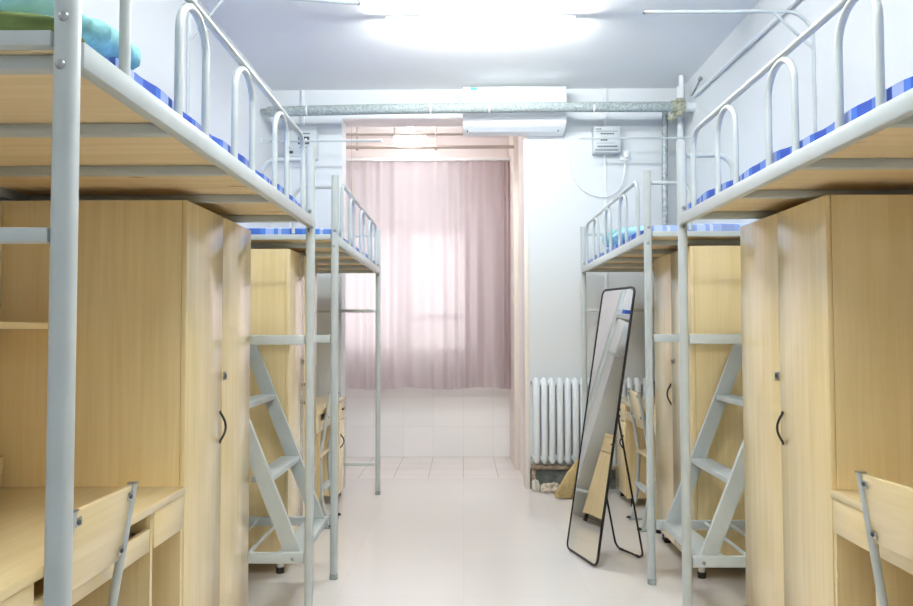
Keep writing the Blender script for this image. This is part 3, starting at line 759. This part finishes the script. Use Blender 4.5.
# ------------------------------------------------------------------ broom
t = thing('broom', 'straw broom leaning behind the standing mirror', 'broom', (0.80, 5.65, 0))
apex = Vector((0.905, 5.715, 0.300)); m = MB()
for k in range(330):
    f = random.random(); g = random.uniform(-1, 1)
    foot = Vector((0.685 + 0.20 * f, 5.685 + 0.045 * g, 0.004 + 0.02 * random.random() * (1 - f)))
    a = apex + Vector((random.uniform(-0.014, 0.014), random.uniform(-0.014, 0.014), 0.02))
    mid = a.lerp(foot, 0.5) + Vector((-0.012 * (1 - f), 0, 0.012))
    m.tube([a, mid, foot], [0.0022, 0.0030, 0.0020], 4)
make('bristles', m, MT['straw'], t, smooth=True)
make('binding', MB().tube([apex + Vector((0.002, 0, 0.0)), apex + Vector((0.016, 0.002, 0.045))], 0.02, 12), MT['rust'], t)
make('broom_handle', MB().tube([apex + Vector((0.005, 0, 0.02)), (1.03, 5.745, 0.80)], 0.011, 10), MT['broomwood'], t)

# ------------------------------------------------------------------ standing mirror
def standing_mirror():
    b0, b1 = Vector((0.593, 4.364, 0.008)), Vector((0.702, 4.005, 0.008))
    ex = (b1 - b0); wid = ex.length; ex.normalize()
    nb = Vector((-ex.y, ex.x, 0))            # horizontal, away from the aisle (backwards lean)
    if nb.x < 0: nb = -nb
    top_dx, H = MIR_D, MIR_H
    ez = (nb * top_dx + Vector((0, 0, H))).normalized(); LEN = math.hypot(top_dx, H)
    en = ex.cross(ez).normalized()
    if en.dot(nb) < 0: en = -en               # backwards normal
    t = thing('standing_mirror', 'full-length mirror in a thin black frame, leaning on its stand', 'mirror', (b0 + b1) / 2)
    Q = lambda a, c, n=0.0: b0 + ex * a + ez * c + en * n
    def rrect(w0, w1, h0, h1, r, n, seg=6):
        out = []
        for cx, cz, a0 in ((w1 - r, h1 - r, 0), (w0 + r, h1 - r, PI / 2), (w0 + r, h0 + r, PI), (w1 - r, h0 + r, 1.5 * PI)):
            for k in range(seg + 1):
                a = a0 + PI / 2 * k / seg
                out.append(Q(cx + r * math.cos(a), cz + r * math.sin(a), n))
        return out
    make('frame', MB().tube(rrect(0.004, wid - 0.004, 0.004, LEN - 0.004, 0.035, 0.0), 0.0075, 8, closed=True), MT['black'], t)
    make('glass', MB().prism(rrect(0.008, wid - 0.008, 0.008, LEN - 0.008, 0.032, -0.003), en * 0.004), MT['mirror'], t)
    make('back_board', MB().prism(rrect(0.007, wid - 0.007, 0.007, LEN - 0.007, 0.032, 0.0015), en * 0.005), MT['black'], t)
    hz = 0.80
    fl0, fl1 = Vector((0.880, 4.385, 0.008)), Vector((0.985, 4.165, 0.008))
    ha, hb = Q(0.02, hz, 0.012), Q(wid - 0.02, hz, 0.012)
    lg = make('stand_leg', MB().tube(fillet([ha, fl0, fl1, hb], 0.045), 0.006, 8), MT['black'], t)
    for p in (fl0.lerp(fl1, 0.2), fl0.lerp(fl1, 0.8)):
        d = (fl1 - fl0).normalized()
        make('foot_pad', MB().tube([p - d * 0.012, p + d * 0.012], 0.0078, 8), MT['rubber'], lg)
    for p in (ha, hb):
        make('hinge', MB().tube([p - ex * 0.012, p + ex * 0.012], 0.009, 8), MT['black'], t)
MIR_D, MIR_H = 0.247, 1.487
standing_mirror()

# ------------------------------------------------------------------ light, world, camera
w = bpy.data.worlds.new('daylight'); S.world = w; w.use_nodes = True
bg = w.node_tree.nodes['Background']
bg.inputs[0].default_value = (0.98, 0.97, 1.0, 1); bg.inputs[1].default_value = 1.75
pd = bpy.data.lights.new('window_portal', 'AREA'); pd.shape = 'RECTANGLE'; pd.size = WX1 - WX0; pd.size_y = WZ1 - WZ0
po = bpy.data.objects.new('window_portal', pd); COL.objects.link(po)
po.location = ((WX0 + WX1) / 2, YA + 0.14, (WZ0 + WZ1) / 2); po.rotation_euler = (-PI / 2, 0, 0)
pd.cycles.is_portal = True

yaw, pitch, roll = 0.0086, 0.0379, 0.0023
Rt = Vector((math.cos(yaw), math.sin(yaw), 0)); Fh = Vector((-math.sin(yaw), math.cos(yaw), 0))
Fw = Fh * math.cos(pitch) + Vector((0, 0, math.sin(pitch))); Up = -Fh * math.sin(pitch) + Vector((0, 0, math.cos(pitch)))
R2 = Rt * math.cos(roll) - Up * math.sin(roll); U2 = Rt * math.sin(roll) + Up * math.cos(roll)
cam = bpy.data.cameras.new('camera'); co = bpy.data.objects.new('camera', cam); COL.objects.link(co)
mw = Matrix((R2, U2, -Fw)).transposed().to_4x4(); mw.translation = (0, 0, 1.2523)
co.matrix_world = mw
cam.sensor_width = 36; cam.lens = 750 / 913 * 36; cam.clip_start = 0.05
S.camera = co

S.view_settings.view_transform = 'Standard'; S.view_settings.look = 'None'
S.view_settings.gamma = 1; S.view_settings.use_curve_mapping = False
S.view_settings.exposure = 1.0
S.cycles.use_denoising = True
S.cycles.max_bounces = 10; S.cycles.diffuse_bounces = 6; S.cycles.glossy_bounces = 4; S.cycles.transparent_max_bounces = 8
S.cycles.sample_clamp_indirect = 8
S.cycles.caustics_reflective = False; S.cycles.caustics_refractive = False
